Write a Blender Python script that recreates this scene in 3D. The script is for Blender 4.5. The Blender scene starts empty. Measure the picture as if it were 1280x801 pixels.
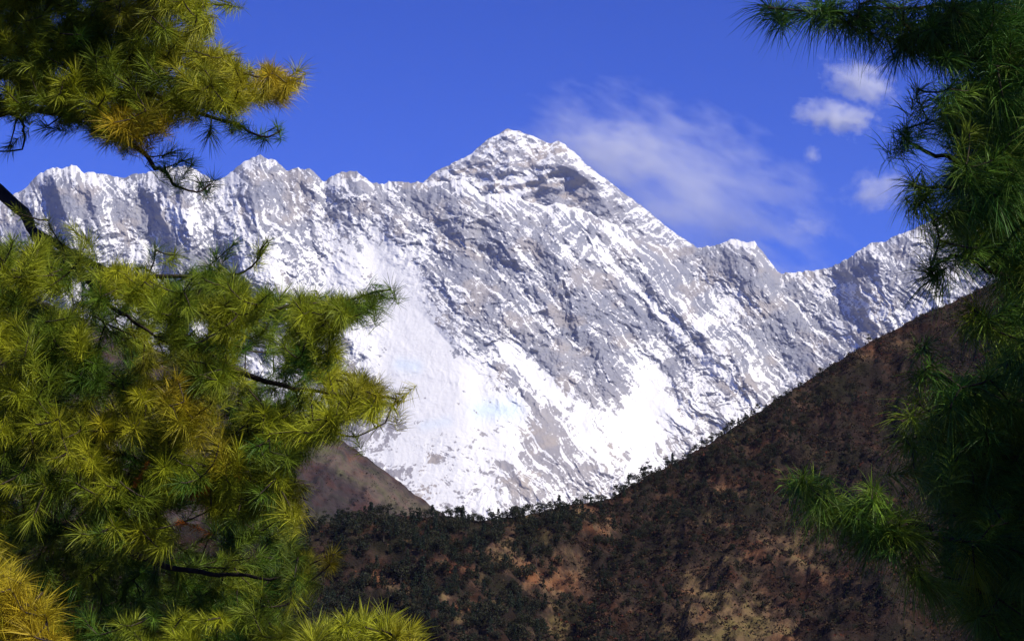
import bpy, math, random
import numpy as np
from mathutils import Vector

C = bpy.context.scene.collection
scene = bpy.context.scene
random.seed(4)
RNG = np.random.default_rng(11)

# ------------------------------------------------------------------ camera
F_PX = 2567.0                     # focal length in pixels of the 1280 px wide photograph
PITCH = math.atan(264.5 / F_PX)   # camera looks up, the horizon lies low in the picture
CAM_Z = 1.65
cam_data = bpy.data.cameras.new("camera")
cam_data.sensor_width = 36.0
cam_data.lens = 36.0 * F_PX / 1280.0
cam_data.clip_start = 0.1
cam_data.clip_end = 200000.0
cam = bpy.data.objects.new("camera", cam_data)
cam.location = (0, 0, CAM_Z)
cam.rotation_euler = (math.pi / 2 + PITCH, 0, 0)
C.objects.link(cam)
scene.camera = cam

# ------------------------------------------------------------------ light
SUN_AZ = math.radians(125.0)      # clockwise from the view direction: right and behind
SUN_EL = math.radians(44.0)
world = bpy.data.worlds.new("World")
scene.world = world
world.use_nodes = True
wn = world.node_tree
wn.nodes.clear()
w_out = wn.nodes.new("ShaderNodeOutputWorld")
w_bg = wn.nodes.new("ShaderNodeBackground")
sky = wn.nodes.new("ShaderNodeTexSky")
sky.sky_type = 'NISHITA'
sky.sun_disc = False
sky.sun_elevation = SUN_EL
sky.sun_rotation = SUN_AZ
sky.altitude = 3900.0
sky.air_density = 1.0
sky.dust_density = 0.0
sky.ozone_density = 4.0
hsv = wn.nodes.new("ShaderNodeHueSaturation")
hsv.inputs["Saturation"].default_value = 1.12
w_bg.inputs["Strength"].default_value = 0.11
wn.links.new(sky.outputs[0], hsv.inputs["Color"])
tint = wn.nodes.new("ShaderNodeMix"); tint.data_type = 'RGBA'; tint.blend_type = 'MULTIPLY'
tint.inputs[0].default_value = 1.0
tint.inputs[7].default_value = (0.13, 0.325, 1.0, 1)      # the deep violet blue of thin mountain air
wn.links.new(hsv.outputs[0], tint.inputs[6])
wn.links.new(tint.outputs[2], w_bg.inputs[0])
wn.links.new(w_bg.outputs[0], w_out.inputs[0])

SUN_DIR = Vector((math.sin(SUN_AZ) * math.cos(SUN_EL), math.cos(SUN_AZ) * math.cos(SUN_EL), math.sin(SUN_EL)))
sun_data = bpy.data.lights.new("sun", 'SUN')
sun_data.energy = 4.1
sun_data.angle = math.radians(0.5)
sun_data.color = (1.0, 0.94, 0.83)
sun = bpy.data.objects.new("sun", sun_data)
sun.rotation_euler = SUN_DIR.to_track_quat('Z', 'Y').to_euler()
sun.location = (40, -30, 60)
C.objects.link(sun)

scene.view_settings.view_transform = 'Standard'
scene.view_settings.look = 'None'
scene.view_settings.exposure = 0.42
scene.view_settings.gamma = 1.0
scene.view_settings.use_curve_mapping = False
cy = scene.cycles
cy.max_bounces = 8
cy.diffuse_bounces = 3
cy.glossy_bounces = 2
cy.transmission_bounces = 4
cy.volume_bounces = 6
cy.transparent_max_bounces = 8
cy.use_denoising = True
cy.caustics_reflective = False
cy.caustics_refractive = False
cy.volume_step_rate = 0.6

# ------------------------------------------------------------------ geometry helpers
CP, SP = math.cos(PITCH), math.sin(PITCH)

def W(px, py, d):
    """point seen at pixel (px, py) of the 1280x801 photograph, d metres ahead (along Y)"""
    px = np.asarray(px, float); py = np.asarray(py, float); d = np.asarray(d, float)
    xx = (px - 640.0) / F_PX
    yy = -(py - 400.5) / F_PX
    dy = CP - yy * SP
    dz = SP + yy * CP
    return np.stack(np.broadcast_arrays(xx / dy * d, d, dz / dy * d + CAM_Z), -1)

def to_px(P):
    x, y, z = P[..., 0], P[..., 1], P[..., 2] - CAM_Z
    depth = y * CP + z * SP
    up = -y * SP + z * CP
    return 640.0 + x / depth * F_PX, 400.5 - up / depth * F_PX

_perm = np.random.default_rng(5).permutation(256)
_perm = np.concatenate([_perm, _perm, _perm])
_ang = np.random.default_rng(6).uniform(0, 2 * np.pi, 256)
_gx, _gy = np.cos(_ang), np.sin(_ang)

def noise2(x, y, seed=0):
    x = np.asarray(x, float) + seed * 37.17
    y = np.asarray(y, float) + seed * 91.31
    xi = np.floor(x).astype(int); yi = np.floor(y).astype(int)
    xf = x - xi; yf = y - yi
    xi &= 255; yi &= 255
    u = xf ** 3 * (xf * (xf * 6 - 15) + 10)
    v = yf ** 3 * (yf * (yf * 6 - 15) + 10)
    def g(ix, iy, fx, fy):
        h = _perm[_perm[ix] + iy]
        return _gx[h] * fx + _gy[h] * fy
    a = g(xi, yi, xf, yf); b = g(xi + 1, yi, xf - 1, yf)
    c = g(xi, yi + 1, xf, yf - 1); d = g(xi + 1, yi + 1, xf - 1, yf - 1)
    return ((a + (b - a) * u) + ((c + (d - c) * u) - (a + (b - a) * u)) * v) * 1.45

def fbm(x, y, octs=5, gain=0.5, seed=0):
    s = 0; a = 1.0
    for k in range(octs):
        s = s + a * noise2(x, y, seed + k); x = x * 2.03; y = y * 2.03; a *= gain
    return s

def ridged(x, y, octs=5, gain=0.5, seed=0):
    s = 0; a = 1.0; w = 1.0
    for k in range(octs):
        n = (1 - np.abs(noise2(x, y, seed + k))) ** 2
        s = s + a * n * w; w = np.clip(n * 1.4, 0, 1)
        x = x * 2.07; y = y * 2.07; a *= gain
    return s

def smooth(a, b, x):
    t = np.clip((x - a) / (b - a), 0, 1)
    return t * t * (3 - 2 * t)

def capsules(px, py, items):
    s = np.zeros_like(px)
    for (x0, y0, x1, y1, w, k) in items:
        dx, dy = x1 - x0, y1 - y0
        L = max(dx * dx + dy * dy, 1e-6)
        t = np.clip(((px - x0) * dx + (py - y0) * dy) / L, 0, 1)
        d2 = (px - x0 - t * dx) ** 2 + (py - y0 - t * dy) ** 2
        s += k * np.exp(-d2 / (w * w))
    return s

def mesh_np(name, verts, quads=None, tris=None, attrs=None, smooth_shade=True):
    me = bpy.data.meshes.new(name)
    verts = np.asarray(verts, np.float32).reshape(-1, 3)
    nq = 0 if quads is None else len(quads)
    nt = 0 if tris is None else len(tris)
    loops = []
    if nq: loops.append(np.asarray(quads, np.int32).ravel())
    if nt: loops.append(np.asarray(tris, np.int32).ravel())
    loops = np.concatenate(loops)
    me.vertices.add(len(verts)); me.vertices.foreach_set("co", verts.ravel())
    me.loops.add(len(loops)); me.loops.foreach_set("vertex_index", loops)
    me.polygons.add(nq + nt)
    starts = np.concatenate([np.arange(nq) * 4, nq * 4 + np.arange(nt) * 3]).astype(np.int32)
    me.polygons.foreach_set("loop_start", starts)
    me.polygons.foreach_set("use_smooth", np.full(nq + nt, smooth_shade, bool))
    me.update(calc_edges=True)
    for k, v in (attrs or {}).items():
        v = np.asarray(v, np.float32)
        if v.ndim == 1:
            a = me.attributes.new(k, 'FLOAT', 'POINT'); a.data.foreach_set("value", v)
        else:
            a = me.attributes.new(k, 'FLOAT_COLOR', 'POINT')
            a.data.foreach_set("color", np.concatenate([v, np.ones((len(v), 1), np.float32)], 1).ravel())
    return me

def link(name, me, mat, parent=None):
    o = bpy.data.objects.new(name, me)
    if mat is not None:
        me.materials.clear() if len(me.materials) else None
        for m in (mat if isinstance(mat, (list, tuple)) else [mat]):
            me.materials.append(m)
    C.objects.link(o)
    if parent is not None: o.parent = parent
    return o

def tag(o, label=None, cat=None, group=None, kind=None):
    if label: o["label"] = label
    if cat: o["category"] = cat
    if group: o["group"] = group
    if kind: o["kind"] = kind
    return o

def grid_quads(nr, nc):
    i = np.arange(nr * nc).reshape(nr, nc)
    return np.stack([i[:-1, :-1], i[1:, :-1], i[1:, 1:], i[:-1, 1:]], -1).reshape(-1, 4)

# ------------------------------------------------------------------ material helpers
def new_mat(name):
    m = bpy.data.materials.new(name); m.use_nodes = True
    nt = m.node_tree; nt.nodes.clear()
    out = nt.nodes.new("ShaderNodeOutputMaterial")
    return m, nt, out

def N(nt, kind, **kw):
    n = nt.nodes.new(kind)
    for k, v in kw.items():
        if k.startswith("i_"):
            key = k[2:]
            n.inputs[int(key) if key.isdigit() else key.replace("_", " ")].default_value = v
        else: setattr(n, k, v)
    return n

def ramp(nt, src, stops):
    r = nt.nodes.new("ShaderNodeValToRGB")
    els = r.color_ramp.elements
    while len(els) < len(stops): els.new(0.5)
    for e, (p, c) in zip(els, stops):
        e.position = p; e.color = (*c, 1) if len(c) == 3 else c
    nt.links.new(src, r.inputs[0])
    return r.outputs[0]

def math_n(nt, op, a, b=None, clamp=False):
    n = nt.nodes.new("ShaderNodeMath"); n.operation = op; n.use_clamp = clamp
    for i, v in enumerate((a, b)):
        if v is None: continue
        if isinstance(v, (int, float)): n.inputs[i].default_value = v
        else: nt.links.new(v, n.inputs[i])
    return n.outputs[0]

def mix_c(nt, f, a, b, mode='MIX'):
    n = nt.nodes.new("ShaderNodeMix"); n.data_type = 'RGBA'; n.blend_type = mode
    for sock, v in ((n.inputs[0], f), (n.inputs[6], a), (n.inputs[7], b)):
        if isinstance(v, (int, float)): sock.default_value = v
        elif isinstance(v, tuple): sock.default_value = (*v, 1)
        else: nt.links.new(v, sock)
    return n.outputs[2]

def noise_tex(nt, vec, scale, detail=6, rough=0.6):
    n = nt.nodes.new("ShaderNodeTexNoise")
    n.inputs["Scale"].default_value = scale; n.inputs["Detail"].default_value = detail
    n.inputs["Roughness"].default_value = rough
    if vec is not None: nt.links.new(vec, n.inputs["Vector"])
    return n.outputs[0]

def attr(nt, name, out="Fac"):
    a = nt.nodes.new("ShaderNodeAttribute"); a.attribute_name = name
    return a.outputs[out]

def mountain_mat():
    m, nt, out = new_mat("snow and rock")
    geo = nt.nodes.new("ShaderNodeNewGeometry")
    pos = geo.outputs["Position"]
    sn = attr(nt, "snow")
    def along(across, fall, deep):
        # coordinates stretched down a fall line of the face, so snow lies in streaks
        c = nt.nodes.new("ShaderNodeCombineXYZ")
        for k, dvec in enumerate((across, fall, (0, deep, 0))):
            d = nt.nodes.new("ShaderNodeVectorMath"); d.operation = 'DOT_PRODUCT'; d.inputs[1].default_value = dvec
            nt.links.new(pos, d.inputs[0]); nt.links.new(d.outputs["Value"], c.inputs[k])
        return c.outputs[0]
    va = along((0.83 / 60, 0, 0.55 / 60), (0.55 / 300, 0, -0.83 / 300), 1 / 260)
    vb = along((0.80 / 60, 0, -0.60 / 60), (0.60 / 200, 0, 0.80 / 200), 1 / 240)
    n1 = noise_tex(nt, va, 1.0, 8, 0.72)
    n3 = noise_tex(nt, vb, 1.0, 8, 0.72)
    n2 = noise_tex(nt, pos, 1 / 420.0, 6, 0.65)
    f = math_n(nt, 'ADD', sn, math_n(nt, 'MULTIPLY', math_n(nt, 'SUBTRACT', n1, 0.5), 1.9))
    f = math_n(nt, 'ADD', f, math_n(nt, 'MULTIPLY', math_n(nt, 'SUBTRACT', n3, 0.5), 1.7))
    n4 = noise_tex(nt, pos, 1 / 26.0, 4, 0.7)
    f = math_n(nt, 'ADD', f, math_n(nt, 'MULTIPLY', math_n(nt, 'SUBTRACT', n4, 0.5), 1.3))
    snowf = ramp(nt, f, [(0.42, (0, 0, 0)), (0.60, (1, 1, 1))])
    rock = ramp(nt, n2, [(0.3, (0.185, 0.195, 0.235)), (0.5, (0.25, 0.255, 0.285)), (0.7, (0.33, 0.32, 0.32))])
    rock = mix_c(nt, attr(nt, "warm"), rock, (0.38, 0.33, 0.28))
    snowc = mix_c(nt, attr(nt, "ice"), (0.765, 0.755, 0.715), (0.60, 0.70, 0.76))
    col = mix_c(nt, snowf, rock, snowc)
    b = N(nt, "ShaderNodeBsdfPrincipled"); b.inputs["Roughness"].default_value = 0.85
    b.inputs["Specular IOR Level"].default_value = 0.15
    bump = N(nt, "ShaderNodeBump"); bump.inputs["Strength"].default_value = 0.25; bump.inputs["Distance"].default_value = 20.0
    nt.links.new(noise_tex(nt, pos, 1 / 45.0, 6, 0.75), bump.inputs["Height"])
    nt.links.new(bump.outputs[0], b.inputs["Normal"])
    nt.links.new(col, b.inputs["Base Color"])
    nt.links.new(b.outputs[0], out.inputs[0])
    return m

def hill_mat(name, dark, mid, light, s=1.0, attr_name="bare"):
    m, nt, out = new_mat(name)
    geo = nt.nodes.new("ShaderNodeNewGeometry"); pos = geo.outputs["Position"]
    n1 = noise_tex(nt, pos, s / 14.0, 6, 0.7)
    n2 = noise_tex(nt, pos, s / 60.0, 4, 0.6)
    n3 = noise_tex(nt, pos, s / 3.0, 4, 0.7)
    f = math_n(nt, 'ADD', math_n(nt, 'MULTIPLY', n1, 0.5), math_n(nt, 'MULTIPLY', n2, 0.25))
    f = math_n(nt, 'ADD', f, math_n(nt, 'MULTIPLY', n3, 0.2))
    f = math_n(nt, 'ADD', math_n(nt, 'MULTIPLY', math_n(nt, 'SUBTRACT', f, 0.5), 1.7), 0.5)
    f = math_n(nt, 'ADD', f, math_n(nt, 'SUBTRACT', attr(nt, attr_name), 0.25))
    col = ramp(nt, f, [(0.36, dark), (0.54, mid), (0.80, light)])
    # broad drifts of rusty and olive plants
    n5 = noise_tex(nt, pos, s / 45.0, 5, 0.65)
    drift = ramp(nt, n5, [(0.36, (1.25, 0.78, 0.62)), (0.5, (1.0, 1.0, 1.0)), (0.64, (0.80, 1.02, 0.66))])
    col = mix_c(nt, 0.85, col, drift, 'MULTIPLY')
    b = N(nt, "ShaderNodeBsdfPrincipled"); b.inputs["Roughness"].default_value = 0.95
    b.inputs["Specular IOR Level"].default_value = 0.05
    bump = N(nt, "ShaderNodeBump"); bump.inputs["Strength"].default_value = 0.8; bump.inputs["Distance"].default_value = 1.6 / s
    nt.links.new(n3, bump.inputs["Height"])
    nt.links.new(bump.outputs[0], b.inputs["Normal"])
    nt.links.new(col, b.inputs["Base Color"]); nt.links.new(b.outputs[0], out.inputs[0])
    return m

def leaf_mat(name, trans=0.35, rough=0.45, spec=0.3):
    m, nt, out = new_mat(name)
    col = attr(nt, "col", "Color")
    b = N(nt, "ShaderNodeBsdfPrincipled"); b.inputs["Roughness"].default_value = rough
    b.inputs["Specular IOR Level"].default_value = spec
    nt.links.new(col, b.inputs["Base Color"])
    t = N(nt, "ShaderNodeBsdfTranslucent"); nt.links.new(col, t.inputs["Color"])
    mx = N(nt, "ShaderNodeMixShader"); mx.inputs[0].default_value = trans
    nt.links.new(b.outputs[0], mx.inputs[1]); nt.links.new(t.outputs[0], mx.inputs[2])
    nt.links.new(mx.outputs[0], out.inputs[0])
    return m

def bark_mat(name, c0, c1, scale):
    m, nt, out = new_mat(name)
    tc = nt.nodes.new("ShaderNodeNewGeometry")
    mp = N(nt, "ShaderNodeMapping"); mp.inputs["Scale"].default_value = (1, 1, 0.35)
    nt.links.new(tc.outputs["Position"], mp.inputs[0])
    n = noise_tex(nt, mp.outputs[0], scale, 6, 0.7)
    col = ramp(nt, n, [(0.35, c0), (0.65, c1)])
    b = N(nt, "ShaderNodeBsdfPrincipled"); b.inputs["Roughness"].default_value = 0.9
    bump = N(nt, "ShaderNodeBump"); bump.inputs["Strength"].default_value = 0.7; bump.inputs["Distance"].default_value = 0.02
    nt.links.new(n, bump.inputs["Height"]); nt.links.new(bump.outputs[0], b.inputs["Normal"])
    nt.links.new(col, b.inputs["Base Color"]); nt.links.new(b.outputs[0], out.inputs[0])
    return m

M_MOUNTAIN = mountain_mat()
M_HILL = hill_mat("scrub hillside", (0.020, 0.015, 0.012), (0.052, 0.033, 0.023), (0.155, 0.098, 0.052))
M_BROWN = hill_mat("bare brown slope", (0.04, 0.03, 0.029), (0.062, 0.046, 0.04), (0.115, 0.085, 0.064), 0.42)
M_GROUND = hill_mat("forest floor", (0.03, 0.024, 0.015), (0.07, 0.05, 0.03), (0.12, 0.09, 0.05), 6.0)
M_NEEDLE = leaf_mat("pine needles", 0.24, 0.5, 0.25)
M_BARK = bark_mat("pine bark", (0.020, 0.013, 0.009), (0.065, 0.042, 0.028), 30.0)
M_HILL_LEAF = leaf_mat("hill tree foliage", 0.15, 0.8, 0.1)
M_SCRUB = leaf_mat("scrub twigs", 0.15, 0.9, 0.05)
M_HILL_BARK = bark_mat("hill tree bark", (0.03, 0.024, 0.02), (0.08, 0.06, 0.05), 4.0)

# ------------------------------------------------------------------ ground sheet
def build_ground():
    radii = np.concatenate([[0.0], np.geomspace(1.0, 29000.0, 100)])
    ang = np.linspace(0, 2 * np.pi, 97)[:-1]
    R, A = np.meshgrid(radii, ang, indexing='ij')
    X, Y = R * np.sin(A), R * np.cos(A)
    # the near slope falls away into the valley ahead and rises behind the camera
    fall = np.where(Y > 0, -0.17 * Y, -0.10 * Y)
    Z = np.where(Y > 0, -420 * (1 - np.exp(fall / 420)), 90 * (1 - np.exp(0.10 * np.minimum(Y, 0) / 90)))
    Z = Z + fbm(X / 9.0, Y / 9.0, 3, 0.5, 3) * 0.25 * np.clip(R / 6, 0, 1) * (R < 4000)
    P = np.stack([X, Y, Z], -1)
    n, m = R.shape
    i = np.arange(n * m).reshape(n, m)
    j = np.roll(i, -1, 1)
    q = np.stack([i[:-1], i[1:], j[1:], j[:-1]], -1).reshape(-1, 4)[:, ::-1]
    me = mesh_np("ground", P.reshape(-1, 3), quads=q, attrs={"bare": np.full(n * m, 0.25)})
    tag(link("ground", me, M_GROUND), "needle strewn slope falling away into the valley below", "ground", kind="structure")

def ground_z(x, y):
    return -420 * (1 - math.exp(-0.17 * y / 420)) if y > 0 else 90 * (1 - math.exp(0.10 * y / 90))

build_ground()

# ------------------------------------------------------------------ mountains
def interp_line(pts, px):
    pts = np.array(pts, float)
    return np.interp(px, pts[:, 0], pts[:, 1])

def build_wall(name, px0, px1, nx, nt, skyline, dist, run, base_py, disp_fn, snow_fn, jag, label, cat):
    px = np.linspace(px0, px1, nx)
    ry = interp_line(skyline, px)
    kx = np.exp(-np.linspace(-2, 2, 61) ** 2); kx /= kx.sum()
    rs = np.convolve(np.pad(ry, 30, mode='edge'), kx, mode='valid')   # the broad form; the teeth of the crest stay at the crest
    ry = ry + jag * (fbm(px / 13.0, px * 0 + 2.3, 4, 0.6, 21)) * 1.0
    t = np.linspace(0, 1, nt) ** 1.05
    PX, T = np.meshgrid(px, t)
    PY = rs[None, :] + (base_py - rs[None, :]) * T + (ry - rs)[None, :] * np.exp(-T * 14)
    kd = np.exp(-np.linspace(-2, 2, 301) ** 2); kd /= kd.sum()
    Dr = np.convolve(np.pad(interp_line(dist, px), 150, mode='edge'), kd, mode='valid')[None, :]
    fade = smooth(0.0, 0.045, T) * 0.75 + 0.25
    D = Dr - run * T - disp_fn(PX, PY, T) * fade
    P = W(PX, PY, D)
    # normals of the front, for where snow lies
    du = np.gradient(P, axis=1); dv = np.gradient(P, axis=0)
    nn = np.cross(du, dv); nn /= np.linalg.norm(nn, axis=-1, keepdims=True) + 1e-9
    nn *= np.sign(-nn[..., 1:2] + 1e-9)
    snow, warm, ice = snow_fn(PX, PY, T, nn)
    # back side: rows falling away behind the crest
    nb = 14
    Tb = np.linspace(1, 1.0 / nb, nb)
    PXb, TB = np.meshgrid(px, Tb)
    crest = P[0]
    back = np.empty((nb, nx, 3))
    for k, tb in enumerate(Tb):
        rg = ridged(px / 60.0, np.full_like(px, tb * 3), 4, 0.5, 40)
        back[k, :, 1] = crest[:, 1] + tb * 3000 + (rg - 1) * 160 * tb
        back[k, :, 0] = crest[:, 0] * (back[k, :, 1] / crest[:, 1])
        back[k, :, 2] = crest[:, 2] * (1 - tb) - 500 * tb
    A = np.concatenate([back, P], 0)
    z = np.zeros((nb, nx))
    sb = np.concatenate([z + 0.55, snow]); wb = np.concatenate([z, warm]); ib = np.concatenate([z, ice])
    me = mesh_np(name, A.reshape(-1, 3), quads=grid_quads(nb + nt, nx),
                 attrs={"snow": sb.ravel(), "warm": wb.ravel(), "ice": ib.ravel()})
    return tag(link(name, me, M_MOUNTAIN), label, cat, kind="structure")

SKY_WALL = [(-300, 330), (-200, 300), (-40, 262), (0, 250), (30, 238), (50, 217), (70, 210), (95, 207), (105, 215), (130, 218), (150, 222),
    (175, 217), (200, 212), (232, 206), (252, 216), (272, 228), (290, 215), (308, 200), (325, 195), (345, 200), (358, 213),
    (372, 210), (390, 212), (405, 226), (420, 217), (445, 213), (462, 226), (478, 231), (486, 226), (500, 228), (520, 228),
    (560, 227), (580, 223), (592, 234), (602, 246), (622, 241), (635, 242), (650, 248), (668, 254), (680, 258), (694, 253), (710, 258), (730, 262),
    (742, 270), (769, 280), (785, 291), (799, 301), (820, 305), (841, 310), (877, 310), (891, 307), (905, 303), (919, 299), (933, 304),
    (943, 302), (950, 310), (961, 326), (971, 338), (978, 341), (996, 340), (1017, 338), (1038, 333), (1059, 324), (1073, 313),
    (1087, 305), (1108, 301), (1129, 291), (1146, 284), (1180, 270), (1230, 262), (1290, 280), (1360, 300), (1500, 330), (1600, 360)]
DIST_WALL = [(-300, 21500), (300, 20500), (600, 20000), (900, 20600), (1150, 20000), (1600, 18500)]

def wall_disp(px, py, t):
    wx = fbm(px / 80, py / 80, 5, 0.6, 1) * 11
    wy = fbm(px / 80, py / 80, 5, 0.6, 8) * 11
    X, Y = px + wx, py + wy
    # main fall line leans to the lower right; steeper at the left end
    lean = 0.30 + 0.50 * smooth(250, 650, px)
    c = X - lean * Y
    h = 150 * (ridged(c / 120, Y / 360, 2, 0.5, 2) - 0.7)
    h += 34 * (ridged(c / 36, Y / 120, 3, 0.5, 5) - 0.7)
    m = smooth(-0.3, 0.4, fbm(px / 50, py / 50, 3, 0.5, 17))      # where the ribs run one way or the other
    h += 15 * m * (ridged(c / 12, Y / 40, 4, 0.6, 6) - 0.7)
    c2 = X + 0.75 * Y
    h += 30 * (ridged(c2 / 34, (X - Y) / 60, 3, 0.5, 9) - 0.7)
    h += 15 * (1 - m) * (ridged(c2 / 11, (X - Y) / 24, 4, 0.6, 12) - 0.7)
    h += 10 * fbm(px / 8, py / 8, 5, 0.68, 14)
    # large spurs traced along the face
    for (x0, y0, x1, y1, w, k) in SPURS:
        dx, dy = x1 - x0, y1 - y0; L = dx * dx + dy * dy
        tt = np.clip(((X - x0) * dx + (Y - y0) * dy) / L, 0, 1)
        d = np.hypot(X - x0 - tt * dx, Y - y0 - tt * dy)
        h += k * np.clip(1 - d / w, 0, 1) * smooth(0, 0.15, tt + 0.03) * (1 - smooth(0.55, 1.0, tt))
    # the snow basin is smoother
    sm = np.clip(capsules(px, py, BASIN), 0, 1)
    return h * (1 - 0.85 * sm)

SPURS = [(300, 200, 360, 420, 60, 220), (445, 215, 520, 330, 55, 180), (585, 224, 720, 470, 90, 210), (668, 256, 830, 560, 90, 190),
         (742, 272, 960, 520, 60, 300), (920, 300, 1010, 440, 70, 300), (1090, 303, 1120, 420, 60, 240), (210, 210, 260, 330, 50, 250),
         (95, 207, 150, 330, 60, 300)]
BASIN = [(460, 320, 560, 470, 40, 1.0), (500, 470, 640, 560, 60, 1.0), (640, 440, 720, 510, 18, 0.8), (810, 470, 800, 540, 36, 0.9),
         (480, 560, 560, 640, 50, 0.9), (720, 545, 800, 560, 40, 0.8)]
SNOW = [  # more (+) or less (-) snow along these stretches of the face
    (470, 310, 500, 330, 26, 0.55), (490, 350, 530, 440, 38, 0.75), (500, 460, 600, 520, 50, 0.7), (600, 440, 560, 500, 30, 0.4),
    (632, 432, 720, 515, 14, 0.65), (812, 450, 800, 530, 28, 0.7), (730, 540, 790, 545, 26, 0.6), (520, 560, 600, 640, 45, 0.5),
    (840, 520, 900, 540, 26, 0.35), (640, 500, 640, 560, 22, 0.45), (730, 600, 800, 590, 30, 0.35),
    (395, 262, 425, 345, 14, 0.5), (270, 235, 305, 300, 12, 0.5), (345, 330, 400, 360, 30, 0.4), (180, 235, 235, 275, 9, 0.45),
    (50, 215, 100, 208, 8, 0.5), (300, 205, 340, 203, 8, 0.4), (60, 300, 200, 310, 16, 0.2), (220, 275, 330, 330, 22, 0.25), (425, 345, 445, 420, 22, 0.6),
    (752, 318, 814, 380, 4, 0.7), (814, 380, 845, 418, 5.5, 1.0), (845, 418, 894, 460, 7.5, 1.0), (894, 460, 950, 512, 6, 1.0),
    (530, 229, 582, 225, 4, 0.6), (582, 225, 602, 248, 4, 0.5), (602, 246, 622, 241, 2.5, .7), (622, 241, 650, 248, 2.5, .8), (650, 248, 680, 258, 2.5, .9), (680, 257, 695, 253, 2.5, .9), (695, 253, 730, 262, 2.5, .9), (730, 262, 769, 280, 2.5, .9), (655, 270, 745, 290, 10, -0.22), (535, 246, 590, 246, 9, -0.2), (736, 276, 702, 322, 2.2, .5), (750, 290, 718, 332, 2.2, .4), (768, 300, 735, 350, 2.2, .35), (745, 282, 790, 308, 3, 0.6), (769, 280, 841, 310, 2.0, .6),
    (870, 411, 915, 380, 9, 0.5), (1027, 369, 1062, 358, 9, 0.5), (1066, 373, 1104, 397, 10, 0.5), (1045, 408, 1000, 380, 7, 0.4),
    (1121, 408, 1165, 378, 12, 0.6), (905, 303, 945, 303, 5, 0.5), (990, 342, 1130, 292, 5, 0.35), (900, 362, 925, 366, 5, 0.6),
    (860, 470, 960, 540, 14, 0.3), (760, 285, 800, 340, 9, 0.25),
    (560, 330, 600, 390, 30, -0.22), (640, 330, 740, 420, 55, -0.2), (700, 440, 790, 480, 30, -0.15), (840, 330, 870, 370, 26, -0.22),
    (905, 320, 965, 352, 16, -0.38), (960, 400, 1010, 440, 30, -0.28), (860, 440, 840, 460, 14, -0.3), (900, 500, 930, 470, 14, -0.25),
    (60, 240, 105, 258, 12, -0.35), (160, 280, 225, 300, 18, -0.25), (675, 540, 700, 585, 22, -0.42), (560, 600, 590, 625, 14, -0.2), (735, 600, 770, 590, 14, -0.2), (800, 560, 850, 545, 10, -0.2), (625, 580, 650, 610, 22, -0.25),
    (545, 550, 560, 580, 18, -0.15), (320, 225, 320, 260, 16, -0.2), (390, 225, 395, 245, 12, -0.2), (620, 455, 680, 520, 9, -0.5),
    (1060, 335, 1090, 345, 12, -0.2), (1130, 330, 1150, 350, 20, -0.2), (985, 355, 1000, 400, 14, -0.25)]

def wall_snow(px, py, t, nn):
    s = 0.30 + capsules(px, py, SNOW) - 0.10 * smooth(0.015, 0.05, t) * smooth(0.3, 0.12, t)
    s += 0.75 * (nn[..., 2] - 0.62)
    s += 0.20 * fbm(px / 42, py / 42, 3, 0.5, 31)
    # thin ribbons of snow lying in the gullies: most run down to the lower right, some cross them
    w1 = fbm(px / 46, py / 46, 3, 0.5, 33) * 9
    lean = 0.30 + 0.53 * smooth(250, 650, px)
    for k, (sx, sy, wd, amp) in enumerate(((26, 230, 0.10, 0.46), (11, 120, 0.13, 0.46), (5.5, 60, 0.16, 0.32))):
        n = noise2((px - lean * py + w1) / sx, (py + 0.4 * px) / sy, 140 + k)
        s += amp * np.exp(-(n / wd) ** 2) - amp * 0.17
    for k, (sx, sy, wd, amp) in enumerate(((22, 90, 0.09, 0.20), (8, 40, 0.13, 0.22))):
        n = noise2((px + 0.7 * py - w1) / sx, (py - 0.7 * px) / sy, 150 + k)
        s += amp * np.exp(-(n / wd) ** 2) - amp * 0.15
    s += 0.04 * smooth(470, 600, py)
    s -= 0.5 * smooth(0.05, 0.8, fbm(px / 34, py / 26, 5, 0.65, 41)) * smooth(380, 460, py)
    warm = 0.5 * smooth(0.1, 0.6, fbm(px / 55, py / 40, 3, 0.5, 51)) + 0.4 * smooth(430, 560, py)
    ice = np.clip(capsules(px, py, [(600, 512, 640, 512, 13, 0.9), (500, 455, 520, 458, 9, 0.6), (530, 532, 560, 526, 7, 0.4)]), 0, 1)
    return s, np.clip(warm, 0, 1), ice

build_wall("mountain_wall", -190, 1500, 2050, 700, SKY_WALL, DIST_WALL, 3400, 700, wall_disp, wall_snow, 2.3,
           "long snow streaked rock wall in front of the highest peak", "mountain")

SKY_PEAK = [(380, 330), (480, 262), (505, 245), (530, 227), (545, 214), (560, 207), (575, 199), (590, 192), (600, 183), (607, 176), (620, 169), (635, 161),
    (650, 165), (665, 169), (673, 174), (680, 177), (688, 179), (697, 176), (706, 181), (715, 188), (724, 196), (735, 208), (750, 219),
    (760, 225), (778, 240), (800, 256), (815, 268), (830, 281), (850, 296), (868, 307), (900, 330), (1000, 400)]

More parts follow.
